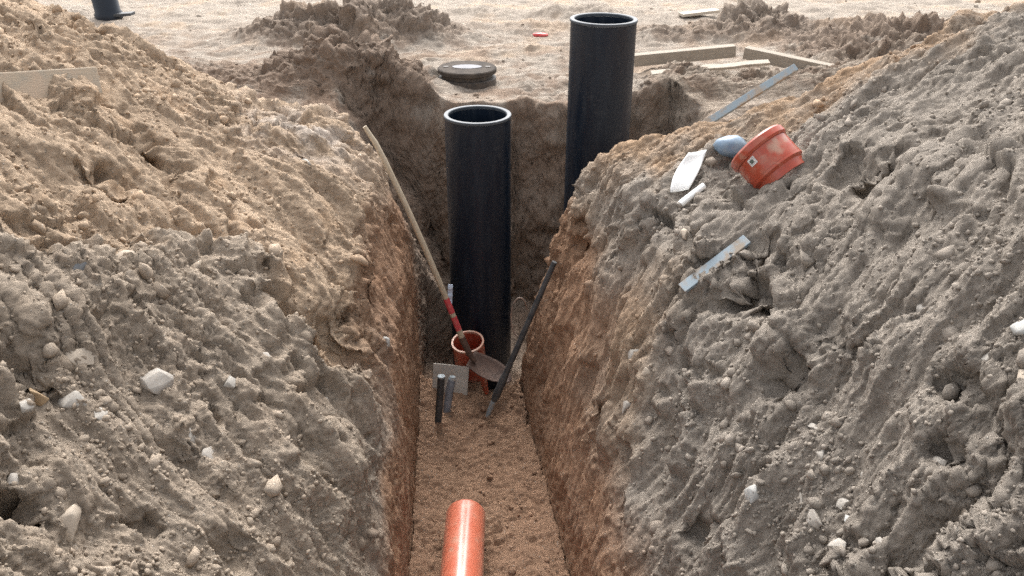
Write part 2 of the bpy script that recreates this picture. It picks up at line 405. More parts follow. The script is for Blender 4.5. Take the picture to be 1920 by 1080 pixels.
def soil_material(name, attr, bump=.9):
    m, nt, b = new_mat(name)
    n, l = nt.nodes, nt.links
    at_ = n.new('ShaderNodeAttribute'); at_.attribute_name = attr
    tc = n.new('ShaderNodeTexCoord')
    na = n.new('ShaderNodeTexNoise'); na.inputs['Scale'].default_value = 40; na.inputs['Detail'].default_value = 9; na.inputs['Roughness'].default_value = .80
    l.new(tc.outputs['Object'], na.inputs['Vector'])
    mr = n.new('ShaderNodeMapRange'); mr.inputs[1].default_value = .3; mr.inputs[2].default_value = .7; mr.inputs[3].default_value = .70; mr.inputs[4].default_value = 1.28
    l.new(na.outputs[0], mr.inputs[0])
    mul = n.new('ShaderNodeMix'); mul.data_type = 'RGBA'; mul.blend_type = 'MULTIPLY'; mul.inputs[0].default_value = 1
    l.new(at_.outputs['Color'], mul.inputs[6]); l.new(mr.outputs[0], mul.inputs[7])
    # pale grit
    vo = n.new('ShaderNodeTexVoronoi'); vo.inputs['Scale'].default_value = 110
    l.new(tc.outputs['Object'], vo.inputs['Vector'])
    sep = n.new('ShaderNodeSeparateColor'); l.new(vo.outputs['Color'], sep.inputs[0])
    gt = n.new('ShaderNodeMapRange'); gt.inputs[1].default_value = .90; gt.inputs[2].default_value = .97
    l.new(sep.outputs[0], gt.inputs[0])
    vd = n.new('ShaderNodeMapRange'); vd.inputs[1].default_value = .45; vd.inputs[2].default_value = .25
    l.new(vo.outputs['Distance'], vd.inputs[0])
    gm = n.new('ShaderNodeMath'); gm.operation = 'MULTIPLY'; l.new(gt.outputs[0], gm.inputs[0]); l.new(vd.outputs[0], gm.inputs[1])
    gs = n.new('ShaderNodeMath'); gs.operation = 'MULTIPLY'; gs.inputs[1].default_value = .55; l.new(gm.outputs[0], gs.inputs[0])
    mx = n.new('ShaderNodeMix'); mx.data_type = 'RGBA'; mx.inputs[7].default_value = (.52, .49, .44, 1)
    l.new(gs.outputs[0], mx.inputs[0]); l.new(mul.outputs[2], mx.inputs[6])
    l.new(mx.outputs[2], b.inputs['Base Color'])
    b.inputs['Roughness'].default_value = .95
    b.inputs['Specular IOR Level'].default_value = .15
    nb = n.new('ShaderNodeTexNoise'); nb.inputs['Scale'].default_value = 90; nb.inputs['Detail'].default_value = 7; nb.inputs['Roughness'].default_value = .82
    l.new(tc.outputs['Object'], nb.inputs['Vector'])
    ad = n.new('ShaderNodeMath'); ad.operation = 'MULTIPLY_ADD'; ad.inputs[1].default_value = .5; l.new(gm.outputs[0], ad.inputs[0]); l.new(nb.outputs[0], ad.inputs[2])
    bu = n.new('ShaderNodeBump'); bu.inputs['Strength'].default_value = bump; bu.inputs['Distance'].default_value = .02
    l.new(ad.outputs[0], bu.inputs['Height']); l.new(bu.outputs[0], b.inputs['Normal'])
    return m

def noisy_mat(name, col, col2=None, rough=.6, scale=20, lo=.35, hi=.65, spec=.5, bump=0, bscale=60, stretch=(1, 1, 1), metallic=0, rough2=None):
    """base colour with worn / dusty patches of a second colour"""
    m, nt, b = new_mat(name)
    n, l = nt.nodes, nt.links
    tc = n.new('ShaderNodeTexCoord'); mp = n.new('ShaderNodeMapping'); mp.inputs['Scale'].default_value = stretch
    l.new(tc.outputs['Object'], mp.inputs[0])
    nz = n.new('ShaderNodeTexNoise'); nz.inputs['Scale'].default_value = scale; nz.inputs['Detail'].default_value = 7; nz.inputs['Roughness'].default_value = .65
    l.new(mp.outputs[0], nz.inputs['Vector'])
    mr = n.new('ShaderNodeMapRange'); mr.inputs[1].default_value = lo; mr.inputs[2].default_value = hi
    l.new(nz.outputs[0], mr.inputs[0])
    mx = n.new('ShaderNodeMix'); mx.data_type = 'RGBA'
    mx.inputs[6].default_value = (*col, 1); mx.inputs[7].default_value = (*(col2 or col), 1)
    l.new(mr.outputs[0], mx.inputs[0]); l.new(mx.outputs[2], b.inputs['Base Color'])
    if rough2 is not None:
        rr = n.new('ShaderNodeMapRange'); rr.inputs[3].default_value = rough; rr.inputs[4].default_value = rough2
        l.new(mr.outputs[0], rr.inputs[0]); l.new(rr.outputs[0], b.inputs['Roughness'])
    else:
        b.inputs['Roughness'].default_value = rough
    b.inputs['Specular IOR Level'].default_value = spec
    b.inputs['Metallic'].default_value = metallic
    if bump:
        n2_ = n.new('ShaderNodeTexNoise'); n2_.inputs['Scale'].default_value = bscale; n2_.inputs['Detail'].default_value = 6
        l.new(mp.outputs[0], n2_.inputs['Vector'])
        bu = n.new('ShaderNodeBump'); bu.inputs['Strength'].default_value = bump; bu.inputs['Distance'].default_value = .01
        l.new(n2_.outputs[0], bu.inputs['Height']); l.new(bu.outputs[0], b.inputs['Normal'])
    return m

M_SOIL = soil_material('soil', 'soil')
M_CLOD = soil_material('soil_clods', 'soil', .7)
M_BLACK = noisy_mat('black_polyethylene', (.004, .009, .018), (.012, .018, .027), rough=.36, rough2=.6, scale=9, lo=.45, hi=.80, stretch=(3, 3, .5), spec=.35)
def add_smears(m, col, scale, lo, hi, amount, stretch):
    nt = m.node_tree; n, l = nt.nodes, nt.links
    b = n['Principled BSDF']; src = b.inputs['Base Color'].links[0].from_socket
    tc = n.new('ShaderNodeTexCoord'); mp = n.new('ShaderNodeMapping'); mp.inputs['Scale'].default_value = stretch
    nz = n.new('ShaderNodeTexNoise'); nz.inputs['Scale'].default_value = scale; nz.inputs['Detail'].default_value = 5
    l.new(tc.outputs['Object'], mp.inputs[0]); l.new(mp.outputs[0], nz.inputs['Vector'])
    mr = n.new('ShaderNodeMapRange'); mr.inputs[1].default_value = lo; mr.inputs[2].default_value = hi; mr.inputs[4].default_value = amount
    l.new(nz.outputs[0], mr.inputs[0])
    mx = n.new('ShaderNodeMix'); mx.data_type = 'RGBA'; mx.inputs[7].default_value = (*col, 1)
    l.new(mr.outputs[0], mx.inputs[0]); l.new(src, mx.inputs[6]); l.new(mx.outputs[2], b.inputs['Base Color'])
add_smears(M_BLACK, (.10, .10, .10), 6, .64, .78, .4, (1, 1, 1.6))
add_smears(M_BLACK, (.16, .16, .16), 30, .69, .78, .4, (1, 1, .25))
M_BLACK_RIM = noisy_mat('sawn_polyethylene', (.030, .040, .052), (.06, .07, .08), rough=.5, scale=25)
M_ORANGE = noisy_mat('orange_pvc', (.50, .125, .070), (.54, .19, .12), rough=.18, rough2=.34, scale=14, lo=.45, hi=.75)
M_ORANGE.node_tree.nodes['Principled BSDF'].inputs['Coat Weight'].default_value = 1.0
M_ORANGE.node_tree.nodes['Principled BSDF'].inputs['Coat Roughness'].default_value = .30
M_ORANGE.node_tree.nodes['Principled BSDF'].inputs['Coat IOR'].default_value = 1.9
M_ORANGE.node_tree.nodes['Principled BSDF'].inputs['Specular IOR Level'].default_value = .8
M_ORANGE_D = noisy_mat('orange_pvc_dusty', (.33, .052, .026), (.33, .11, .07), rough=.26, rough2=.6, scale=18, lo=.45, hi=.75)
add_smears(M_ORANGE, (.40, .30, .22), 12, .60, .72, .45, (1, 1, 1))
add_smears(M_ORANGE_D, (.36, .27, .20), 12, .56, .70, .6, (1, 1, 1))
M_ORANGE_RIM = noisy_mat('orange_pvc_sawn_edge', (.55, .25, .17), (.60, .40, .30), rough=.5, scale=22)
M_HANDLE = noisy_mat('ash_wood', (.50, .42, .31), (.36, .29, .20), rough=.6, scale=30, stretch=(6, 6, .6), bump=.1)
M_PINK = noisy_mat('red_paint', (.52, .06, .07), (.42, .16, .13), rough=.5, scale=40, lo=.5, hi=.75)
M_RUST = noisy_mat('rusty_steel', (.060, .034, .025), (.12, .07, .05), rough=.7, scale=26, bump=.2)
M_IRON = noisy_mat('dark_iron', (.045, .052, .060), (.10, .10, .10), rough=.45, rough2=.7, scale=24, metallic=.4, bump=.05)
M_ZINC = noisy_mat('galvanised_steel', (.20, .25, .285), (.28, .235, .19), rough=.5, rough2=.95, scale=13, lo=.47, hi=.60)
M_PLATE = noisy_mat('grey_board', (.50, .46, .41), (.40, .36, .31), rough=.75, scale=12)
M_WOOD = noisy_mat('weathered_board', (.33, .285, .23), (.22, .185, .145), rough=.85, scale=18, stretch=(.8, 8, 8), bump=.25)
M_PLANK = noisy_mat('sandy_plank', (.33, .285, .225), (.40, .32, .235), rough=.9, scale=14, stretch=(1, 3, 3), bump=.3)
add_smears(M_PLANK, (.42, .325, .24), 9, .45, .6, .9, (1, 1, 1))
M_WOOD_P = noisy_mat('pale_batten', (.48, .43, .36), (.36, .31, .25), rough=.8, scale=18, stretch=(1, 8, 8), bump=.2)
M_CAST = noisy_mat('cast_iron', (.035, .032, .030), (.09, .07, .055), rough=.6, scale=30, bump=.2)
M_LIDTOP = noisy_mat('sandy_cast_iron', (.040, .034, .030), (.085, .070, .058), rough=.9, spec=.15, scale=12)
M_WATER = noisy_mat('puddle_film', (.07, .07, .085), (.13, .13, .15), rough=.6, scale=12)
M_WHITE = noisy_mat('white_sheet', (.86, .86, .84), (.80, .80, .77), rough=.35, scale=9)
M_BLUE = noisy_mat('blue_plastic', (.13, .20, .29), (.22, .28, .33), rough=.42, scale=16)
M_REDBIT = noisy_mat('red_plastic', (.60, .045, .06), (.5, .12, .1), rough=.4, scale=30)
M_TAGBLUE = noisy_mat('pale_blue_plastic', (.42, .53, .68), (.55, .62, .72), rough=.4, scale=30)
M_PRINT = noisy_mat('label_print', (.10, .11, .10), (.20, .24, .20), rough=.6, scale=160)
M_GREYTUBE = noisy_mat('grey_plastic_tube', (.24, .26, .30), (.16, .17, .19), rough=.45, scale=20)
M_CABLE = noisy_mat('dusty_cable', (.22, .16, .13), (.28, .21, .17), rough=.6, scale=30)
STONE = {
    'white': noisy_mat('white_stone', (.345, .32, .285), (.30, .255, .21), rough=.8, scale=28, lo=.45, hi=.72, bump=.25),
    'grey': noisy_mat('grey_stone', (.37, .35, .32), (.31, .265, .22), rough=.85, scale=24, bump=.3),
    'tan': noisy_mat('tan_stone', (.44, .375, .30), (.36, .295, .23), rough=.85, scale=22, bump=.3),
    'ochre': noisy_mat('ochre_stone', (.40, .275, .155), (.34, .25, .16), rough=.85, scale=22, bump=.3),
    'blue': noisy_mat('bluish_stone', (.38, .395, .39), (.30, .27, .235), rough=.7, scale=22, bump=.2),
    'slate': noisy_mat('slate_chip', (.10, .115, .13), (.19, .18, .17), rough=.65, scale=22, bump=.2),
}

# ------------------------------------------------------------------ terrain objects (one grid, cut into ground, trench and the two spoil banks)
def grid_object(name, face_mask):
    ii, jj = np.nonzero(face_mask)
    a = ii * C + jj
    quads = np.stack([a, a + 1, a + C + 1, a + C], -1).astype(np.int64)
    used, inv = np.unique(quads.ravel(), return_inverse=True)
    me = bpy.data.meshes.new(name)
    me.vertices.add(len(used)); me.vertices.foreach_set('co', P.reshape(-1, 3)[used].astype(np.float32).ravel())
    nq = len(quads)
    me.loops.add(nq * 4); me.loops.foreach_set('vertex_index', inv.astype(np.int32).ravel())
    me.polygons.add(nq); me.polygons.foreach_set('loop_start', np.arange(0, nq * 4, 4, dtype=np.int32))
    me.update(calc_edges=True)
    att = me.attributes.new('soil', 'FLOAT_COLOR', 'POINT')
    rgba = np.ones((len(used), 4), np.float32); rgba[:, :3] = soil.reshape(-1, 3)[used]
    att.data.foreach_set('color', rgba.ravel())
    o = link_mesh(name, me, M_SOIL, None, False)
    tag(o, kind='structure')
    return o

gx, gy = XG[:-1, :-1], YG[:-1, :-1]
gz, gg = ZG[:-1, :-1], ground_h(gx, gy)
fl_, fr_ = XL(gy), XR(gy)
is_tr = ((gx >= fl_ - .045) & (gx <= fr_ + .03) & (gy < 4.9)) | ((gy >= 4.3) & (gy < 7.3) & (gz < gg - .12) & (gx > -1.75) & ((gy > 4.9) | ((gx > -.62) & (gx < .1))))
is_l = (~is_tr) & (gx < fl_) & (gy < 9.6) & ((gz > gg + .03) | (gy < 4.9))
is_r = (~is_tr) & (gx > fr_) & (gy < 9.2) & ((gz > gg + .03) | (gy < 4.7))
T_TRENCH = grid_object('trench', is_tr)
T_LEFT = grid_object('spoil_bank_left', is_l)
T_RIGHT = grid_object('spoil_bank_right', is_r)
T_GROUND = grid_object('ground', ~(is_tr | is_l | is_r))
TERRAIN = [T_TRENCH, T_LEFT, T_RIGHT, T_GROUND]
bpy.context.view_layer.update()
DG = bpy.context.evaluated_depsgraph_get()

def drop(x, y, top=3.0):
    """height and normal of the terrain under a point"""
    best = None
    for o in TERRAIN:
        ok, loc, nor, _ = o.ray_cast(Vector((x, y, top)), Vector((0, 0, -1)), depsgraph=DG)
        if ok and (best is None or loc.z > best[0].z):
            best = (loc.copy(), nor.copy())
    return best if best else (Vector((x, y, 0)), Vector((0, 0, 1)))

def soft_normal(x, y, r=.06):
    n = Vector((0, 0, 0)); hs = []
    c = drop(x, y)[0]
    a, b_, e, f_ = drop(x + r, y)[0], drop(x - r, y)[0], drop(x, y + r)[0], drop(x, y - r)[0]
    n = (a - b_).cross(e - f_)
    return n.normalized() if n.length > 0 else Vector((0, 0, 1))

# ------------------------------------------------------------------ mesh builders
def lathe(name, prof, mat, parent=None, seg_=64, close=True, smooth=True, wob=0):
    """prof: closed or open list of (r, z)"""
    bm = bmesh.new(); rings = []
    for (r, zz) in prof:
        rings.append([bm.verts.new(((r + wob * math.sin(3 * t + 1)) * math.cos(t), (r + wob * math.sin(3 * t + 1)) * math.sin(t), zz))
                      for t in (2 * math.pi * k / seg_ for k in range(seg_))])
    n = len(rings)
    for i in range(n if close else n - 1):
        A, B = rings[i], rings[(i + 1) % n]
        for k in range(seg_):
            bm.faces.new((A[k], A[(k + 1) % seg_], B[(k + 1) % seg_], B[k]))
    bmesh.ops.recalc_face_normals(bm, faces=bm.faces[:])
    o = from_bm(name, bm, mat, parent, smooth)
    if smooth:
        me = o.data
        me.set_sharp_from_angle(angle=math.radians(35))
    return o

def disc_lathe(name, prof, mat, parent=None, seg_=48, smooth=True):
    """open profile whose first / last ring is capped"""
    bm = bmesh.new(); rings = []
    for (r, zz) in prof:
        rings.append([bm.verts.new((r * math.cos(2 * math.pi * k / seg_), r * math.sin(2 * math.pi * k / seg_), zz)) for k in range(seg_)])
    for A, B in zip(rings[:-1], rings[1:]):
        for k in range(seg_):
            bm.faces.new((A[k], A[(k + 1) % seg_], B[(k + 1) % seg_], B[k]))
    bm.faces.new(rings[0]); bm.faces.new(rings[-1])
    bmesh.ops.recalc_face_normals(bm, faces=bm.faces[:])
    o = from_bm(name, bm, mat, parent, smooth)
    if smooth: o.data.set_sharp_from_angle(angle=math.radians(35))
    return o

def sweep(name, pts, radii, mat, parent=None, seg_=14, cap=True):
    """round bar through points with a radius each"""
    bm = bmesh.new(); rings = []
    pts = [Vector(p) for p in pts]
    up = Vector((.31, .2, .93))
    for i, p in enumerate(pts):
        t = (pts[min(i + 1, len(pts) - 1)] - pts[max(i - 1, 0)]).normalized()
        a = t.cross(up).normalized(); b = t.cross(a)
        rings.append([bm.verts.new(p + (a * math.cos(q) + b * math.sin(q)) * radii[i]) for q in (2 * math.pi * k / seg_ for k in range(seg_))])
    for A, B in zip(rings[:-1], rings[1:]):
        for k in range(seg_):
            bm.faces.new((A[k], A[(k + 1) % seg_], B[(k + 1) % seg_], B[k]))
    if cap:
        bm.faces.new(rings[0]); bm.faces.new(rings[-1])
    bmesh.ops.recalc_face_normals(bm, faces=bm.faces[:])
    o = from_bm(name, bm, mat, parent, True)
    o.data.set_sharp_from_angle(angle=math.radians(50))
    return o

def board(name, a, b, width, thick, mat, parent=None, up=(0, 0, 1), bev=.004, wav=.0):
    """a sawn board from a to b; its broad side faces 'up'"""
    a, b = Vector(a), Vector(b)
    ex = (b - a); L = ex.length; ex.normalize()
    ez = Vector(up); ez = (ez - ex * ez.dot(ex)).normalized(); ey = ez.cross(ex)
    bm = bmesh.new(); n = 10
    rings = []
    for i in range(n + 1):
        s = -L / 2 + L * i / n
        o = wav * math.sin(i * 1.7) ; q = wav * .5 * math.sin(i * 2.9 + 1)
        rings.append([bm.verts.new((s, (width / 2 + q) * sy, thick / 2 * sz + o)) for sy, sz in ((-1, -1), (1, -1), (1, 1), (-1, 1))])
    for A, B in zip(rings[:-1], rings[1:]):
        for k in range(4):
            bm.faces.new((A[k], A[(k + 1) % 4], B[(k + 1) % 4], B[k]))
    bm.faces.new(rings[0]); bm.faces.new(rings[-1])
    bmesh.ops.recalc_face_normals(bm, faces=bm.faces[:])
    es = [e for e in bm.edges if e.calc_face_angle(0) > .6]
    bmesh.ops.bevel(bm, geom=es, offset=bev, segments=2, affect='EDGES', profile=.6)
    o = from_bm(name, bm, mat, parent, False)
    o.matrix_basis = Matrix.Translation((a + b) / 2) @ Matrix((ex, ey, ez)).transposed().to_4x4()
    return o

def axis_matrix(loc, axis, roll=0):
    q = Vector(axis).to_track_quat('Z', 'Y')
    return Matrix.Translation(Vector(loc)) @ q.to_matrix().to_4x4() @ Matrix.Rotation(roll, 4, 'Z')

# ------------------------------------------------------------------ the two black shaft pipes
def shaft_pipe(label, loc, height, tilt):
    t = empty('shaft_pipe', loc, tilt)
    tag(t, label, 'pipe', 'black shaft pipes standing in the pit')
    ro, ri = .2, .178
    lathe('tube', [(ro, 0), (ro, height - .02), (ri, height - .02), (ri, 0)], M_BLACK, t, 96)
    lathe('rim', [(ro, height - .018), (ro + .004, height - .016), (ro + .005, height - .004), (ro + .002, height),
                  (ri + .003, height), (ri - .001, height - .004), (ri - .001, height - .018)], M_BLACK_RIM, t, 96)
    return t
shaft_pipe('black plastic shaft pipe in the middle of the pit, in front of the manhole cover', (-.208, 5.25, -1.62), 1.925, (0, 0, 0))
shaft_pipe('taller black plastic shaft pipe half hidden by the right spoil bank', (.535, 5.51, -1.62), 2.44, (.0, .008, 0))

# ------------------------------------------------------------------ orange pipes
t = empty('drain_pipe', (-.233, 3.47, -1.245))
tag(t, 'orange plastic drain pipe lying along the trench floor in the foreground', 'pipe')
t.matrix_world = axis_matrix((-.233, 3.47, -1.250), (0.0, -1, .012))
lathe('tube', [(.1, .012), (.1, 4.6), (.094, 4.6), (.094, .0), (.096, 0)], M_ORANGE, t, 64)

t = empty('riser_pipe')
tag(t, 'short orange pipe standing upright in the trench before the black pipe', 'pipe')
t.matrix_world = axis_matrix((-.237, 4.93, -1.56), (-.040, -.105, .50))
lathe('tube', [(.090, 0), (.090, .40), (.084, .40), (.084, 0)], M_ORANGE_D, t, 48)
lathe('socket', [(.0915, .33), (.101, .36), (.101, .525), (.0935, .525), (.0935, .36)], M_ORANGE_D, t, 48)
lathe('socket_rim', [(.1015, .526), (.104, .532), (.103, .541), (.092, .541), (.0925, .526)], M_ORANGE_RIM, t, 48)

# ------------------------------------------------------------------ shovel leaning in the trench
t = empty('shovel', (-.245, 4.66, -1.06))
tag(t, 'long wooden shovel with rusty blade leaning against the end of the left bank', 'shovel')
inv = Matrix.Translation(-Vector((-.245, 4.66, -1.06)))
def loc_pts(pts, org): return [Vector(p) - Vector(org) for p in pts]
org = (-.245, 4.66, -1.06)
hp, hr = [], []
A_, B_ = Vector((-.783, 4.70, .392)), Vector((-.300, 4.665, -.93))
for k in range(15):
    q = k / 14
    p = A_.lerp(B_, q)
    p.x += .012 * math.sin(math.pi * min(1, q * 1.0)) + (-.020 * math.exp(-(q / .06) ** 2))
    p.z += .012 * math.sin(math.pi * q)
    hp.append(p); hr.append(.0155 + .0025 * q - (.004 if k == 0 else 0))
sweep('handle', loc_pts(hp, org), hr, M_HANDLE, t)
sweep('painted_band', loc_pts([hp[11].lerp(hp[12], .1), hp[11].lerp(hp[12], .6), hp[12].lerp(hp[13], .1)], org), [.0186, .0188, .019], M_PINK, t, cap=False)
sweep('painted_band', loc_pts([hp[12].lerp(hp[13], .35), hp[12].lerp(hp[13], .8), hp[13].lerp(hp[14], .3)], org), [.0190, .0190, .0192], M_PINK, t, cap=False)
sweep('socket', loc_pts([hp[13].lerp(hp[14], .8), B_, Vector((-.262, 4.668, -1.03)), Vector((-.225, 4.655, -1.085))], org), [.0205, .021, .020, .012], M_RUST, t)
# blade: pointed, dished plate
bl_o, bl_l, bl_w = Vector((-.265, 4.66, -1.075)), Vector((.262, -.045, -.120)), Vector((.030, .085, .012))
nrm = bl_l.cross(bl_w).normalized()
bm = bmesh.new(); nl, nw = 14, 10; G = []
for i in range(nl + 1):
    s_ = i / nl
    hw_ = (.80 + .25 * math.sin(math.pi * min(1, s_ * 1.1))) * (1 if s_ < .55 else math.sqrt(max(0.0, 1 - ((s_ - .55) / .45) ** 2)) * .97 + .03)
    row = []
    for j in range(nw + 1):
        v_ = -1 + 2 * j / nw
        p = bl_o + bl_l * s_ + bl_w * (v_ * hw_) + nrm * (.030 * v_ * v_ * hw_ - .018 * math.sin(math.pi * s_))
        row.append(bm.verts.new(p - Vector(org)))
    G.append(row)
for i in range(nl):
    for j in range(nw):
        bm.faces.new((G[i][j], G[i + 1][j], G[i + 1][j + 1], G[i][j + 1]))
bmesh.ops.recalc_face_normals(bm, faces=bm.faces[:])
bmesh.ops.solidify(bm, geom=bm.faces[:], thickness=.0035)
from_bm('blade', bm, M_RUST, t, True)

# ------------------------------------------------------------------ dark iron bar leaning on the right bank
org = (-.15, 4.4, -1.31)
t = empty('digging_bar', org)
tag(t, 'dark iron digging bar leaning on the foot of the right bank', 'bar')
a_, b_ = Vector((.236, 4.44, -.30)), Vector((-.15, 4.40, -1.31))
sweep('shaft', loc_pts([a_, a_.lerp(b_, .35), a_.lerp(b_, .72)], org), [.0150, .0165, .0175], M_IRON, t)
sweep('sleeve', loc_pts([a_.lerp(b_, .70), a_.lerp(b_, .74), a_.lerp(b_, .86), a_.lerp(b_, .89)], org), [.018, .023, .024, .017], M_IRON, t)
sweep('tip', loc_pts([a_.lerp(b_, .88), a_.lerp(b_, .95), b_], org), [.0165, .0150, .010], M_ZINC, t)

# thin loop of cable behind the bar
cpts = []
for k in range(22):
    q = -1.0 + 4.4 * k / 21
    cpts.append(Vector((.045 + .052 * math.cos(q + 1.2), 5.02 - .02 * q, -.95 + .125 * math.sin(q + 1.2))))
o = sweep('cable_loop', cpts, [.005] * 22, M_CABLE, None, 8)
tag(o, 'thin loop of dusty cable behind the dark iron bar', 'cable')

# ------------------------------------------------------------------ grey board, stake, grey tube, blue tag by the riser pipe
o = board('metal_board', (-.500, 4.70, -1.262), (-.275, 4.655, -1.262), .25, .010, M_PLATE, None, up=(-.18, -.92, .35), bev=.0025)
tag(o, 'square grey board standing upright in the trench beside the orange riser', 'board')
t = empty('steel_stake', (-.45, 4.37, -1.42))
tag(t, 'dark steel tube stake driven into the trench floor', 'stake')
sweep('tube', loc_pts([(-.452, 4.372, -1.42), (-.43, 4.37, -1.2), (-.412, 4.368, -1.008)], (-.45, 4.37, -1.42)), [.021, .0215, .0215], M_IRON, t)
sweep('tube_end', loc_pts([(-.412, 4.368, -1.009), (-.4115, 4.368, -1.000)], (-.45, 4.37, -1.42)), [.0225, .021], M_ZINC, t)
t = empty('tube_stub', (-.395, 4.50, -1.33))
tag(t, 'short grey tube stub leaning behind the dark stake', 'tube')
sweep('tube', loc_pts([(-.400, 4.49, -1.34), (-.380, 4.505, -1.2), (-.360, 4.52, -1.118)], (-.395, 4.50, -1.33)), [.024, .025, .024], M_GREYTUBE, t)
sweep('cap', loc_pts([(-.3602, 4.5198, -1.120), (-.3575, 4.522, -1.104)], (-.395, 4.50, -1.33)), [.0255, .018], M_ZINC, t)
o = board('plastic_tag', (-.393, 4.93, -.84), (-.385, 4.955, -.70), .030, .004, M_TAGBLUE, None, up=(.1, -1, .2), bev=.001, wav=.003)
tag(o, 'pale blue plastic strip stuck between the shovel handle and the black pipe', 'strip')

# ------------------------------------------------------------------ manhole cover on the rim of the pit
c, _ = drop(-.365, 7.22)
t = empty('manhole_cover', (-.365, 7.22, c.z))
tag(t, 'round cast iron manhole cover on the sand behind the pit', 'manhole cover')
t.scale = (1, 1, 1.25)
lathe('frame', [(.232, -.06), (.236, .030), (.226, .036), (.19, .036), (.19, -.06)], M_CAST, t, 56)
disc_lathe('neck', [(.205, .030), (.205, .066)], M_CAST, t, 56)
disc_lathe('lid', [(.228, .060), (.240, .066), (.240, .088), (.232, .094), (.06, .097)], M_LIDTOP, t, 56)
disc_lathe('puddle', [(.10, .0985), (.09, .1000)], M_WATER, t, 30).scale = (1.2, .7, 1)
for k in range(2):
    o = board('lifting_slot', (.17 * (1 if k else -1) - .02, 0, .096), (.17 * (1 if k else -1) + .02, 0, .096), .03, .006, M_CAST, t, bev=.001)

# ------------------------------------------------------------------ timber and metal lying about
o = board('timber_beam', (1.02, 7.50, .125), (1.86, 7.50, .205), .10, .095, M_WOOD, None, bev=.006)
tag(o, 'thick weathered timber beam lying behind the taller black pipe', 'beam')
o = board('timber_beam', (1.95, 7.50, .190), (2.75, 7.02, .10), .10, .095, M_WOOD, None, bev=.006)
tag(o, 'timber beam butting the corner of the longer beam at the right', 'beam')
o = board('wooden_batten', (1.10, 7.02, .125), (2.05, 7.12, .195), .055, .024, M_WOOD_P, None, up=(0, -.35, 1), bev=.003, wav=.003)
tag(o, 'thin pale batten lying on the rubble in front of the timber beam', 'batten')
o = board('aluminium_lath', (.93, 4.70, .325), (1.52, 4.76, .70), .042, .020, M_ZINC, None, up=(-.25, -.75, .75), bev=.002)
tag(o, 'long grey metal lath sticking up behind the orange soil of the right bank', 'lath')
pa, pb = Vector((.70, 3.25, 0)), Vector((.965, 3.33, 0))
hz = [drop(*pa.lerp(pb, q / 8).to_2d())[0].z for q in range(9)]
sl_ = (sum(hz[5:]) - sum(hz[:4])) / 4 / .62
pa.z = sum(hz) / 9 - sl_ * .5; pb.z = pa.z + sl_
up_ = max(hz[q] - (pa.z + sl_ * q / 8) for q in range(9)) * .55
o = board('aluminium_lath', pa + Vector((0, 0, up_)), pb + Vector((0, 0, up_)), .050, .016, M_ZINC, None, up=(-.5, -.5, .75), bev=.002)
tag(o, 'grey metal lath half buried in the face of the right bank', 'lath')
pa, pb = Vector((-2.36, 3.26, 0)), Vector((-1.975, 4.21, 0))
hz = [drop(*pa.lerp(pb, q / 8).to_2d())[0].z for q in range(9)]
sl_ = (sum(hz[5:]) - sum(hz[:4])) / 4 / .62
pa.z = sum(hz) / 9 - sl_ * .5 + .030; pb.z = pa.z + sl_ - .012
o = board('buried_plank', pa, pb, .125, .034, M_PLANK, None, up=(.88, -.42, .22), bev=.005)
tag(o, 'dirty plank half buried at the top of the left bank', 'plank')
c, _ = drop(2.06, 10.05)
o = board('wooden_board', (1.85, 10.02, c.z + .03), (2.27, 10.12, c.z + .06), .14, .03, M_WOOD_P, None, bev=.003)
tag(o, 'small pale board lying on the far ground below the post', 'board')
c, _ = drop(2.52, 10.1)
o = board('wooden_post', (2.52, 10.1, c.z - .15), (2.50, 10.1, c.z + .95), .08, .06, M_WOOD_P, None, up=(0, -1, 0), bev=.004)
tag(o, 'pale wooden post standing on the far ground at the top edge', 'post')

# ------------------------------------------------------------------ orange pipe fitting on the right bank
FIT = Vector((1.06, 3.72, .60)); AX = Vector((.55, -.56, -.56)).normalized()
t = empty('pipe_fitting')
t.matrix_world = axis_matrix(FIT, AX, .4) @ Matrix.Scale(.92, 4)
tag(t, 'orange plastic pipe fitting with thick collar half buried in the right bank', 'pipe fitting')
lathe('collar', [(.118, -.002), (.138, -.004), (.147, .006), (.148, .034), (.140, .045), (.118, .045)], M_ORANGE_D, t, 64)
lathe('body', [(.117, .046), (.136, .046), (.1375, .115), (.1375, .150), (.112, .150)], M_ORANGE_D, t, 64)
lathe('shoulder', [(.113, .151), (.139, .151), (.1395, .163), (.126, .176), (.122, .215), (.108, .215), (.108, .151)], M_ORANGE_D, t, 64)
# sticker on the body, facing the camera
Minv = t.matrix_world.inverted()
to_cam = (Minv @ CAM); ang = math.atan2(to_cam.y, to_cam.x)
def patch(name, a0, da, z0, z1, r, mat, parent):
    bm = bmesh.new(); n = 6; lo, hi = [], []
    for k in range(n + 1):
        q = a0 - da / 2 + da * k / n
        lo.append(bm.verts.new((r * math.cos(q), r * math.sin(q), z0))); hi.append(bm.verts.new((r * math.cos(q), r * math.sin(q), z1)))
    for k in range(n):
        bm.faces.new((lo[k], lo[k + 1], hi[k + 1], hi[k]))
    bmesh.ops.solidify(bm, geom=bm.faces[:], thickness=.0008)
    bmesh.ops.recalc_face_normals(bm, faces=bm.faces[:])
    return from_bm(name, bm, mat, parent, False)
STK = ang + .42
stk = patch('sticker', STK, .29, .056, .094, .1385, M_WHITE, t)
patch('print', STK + .015, .13, .066, .083, .1394, M_PRINT, stk)

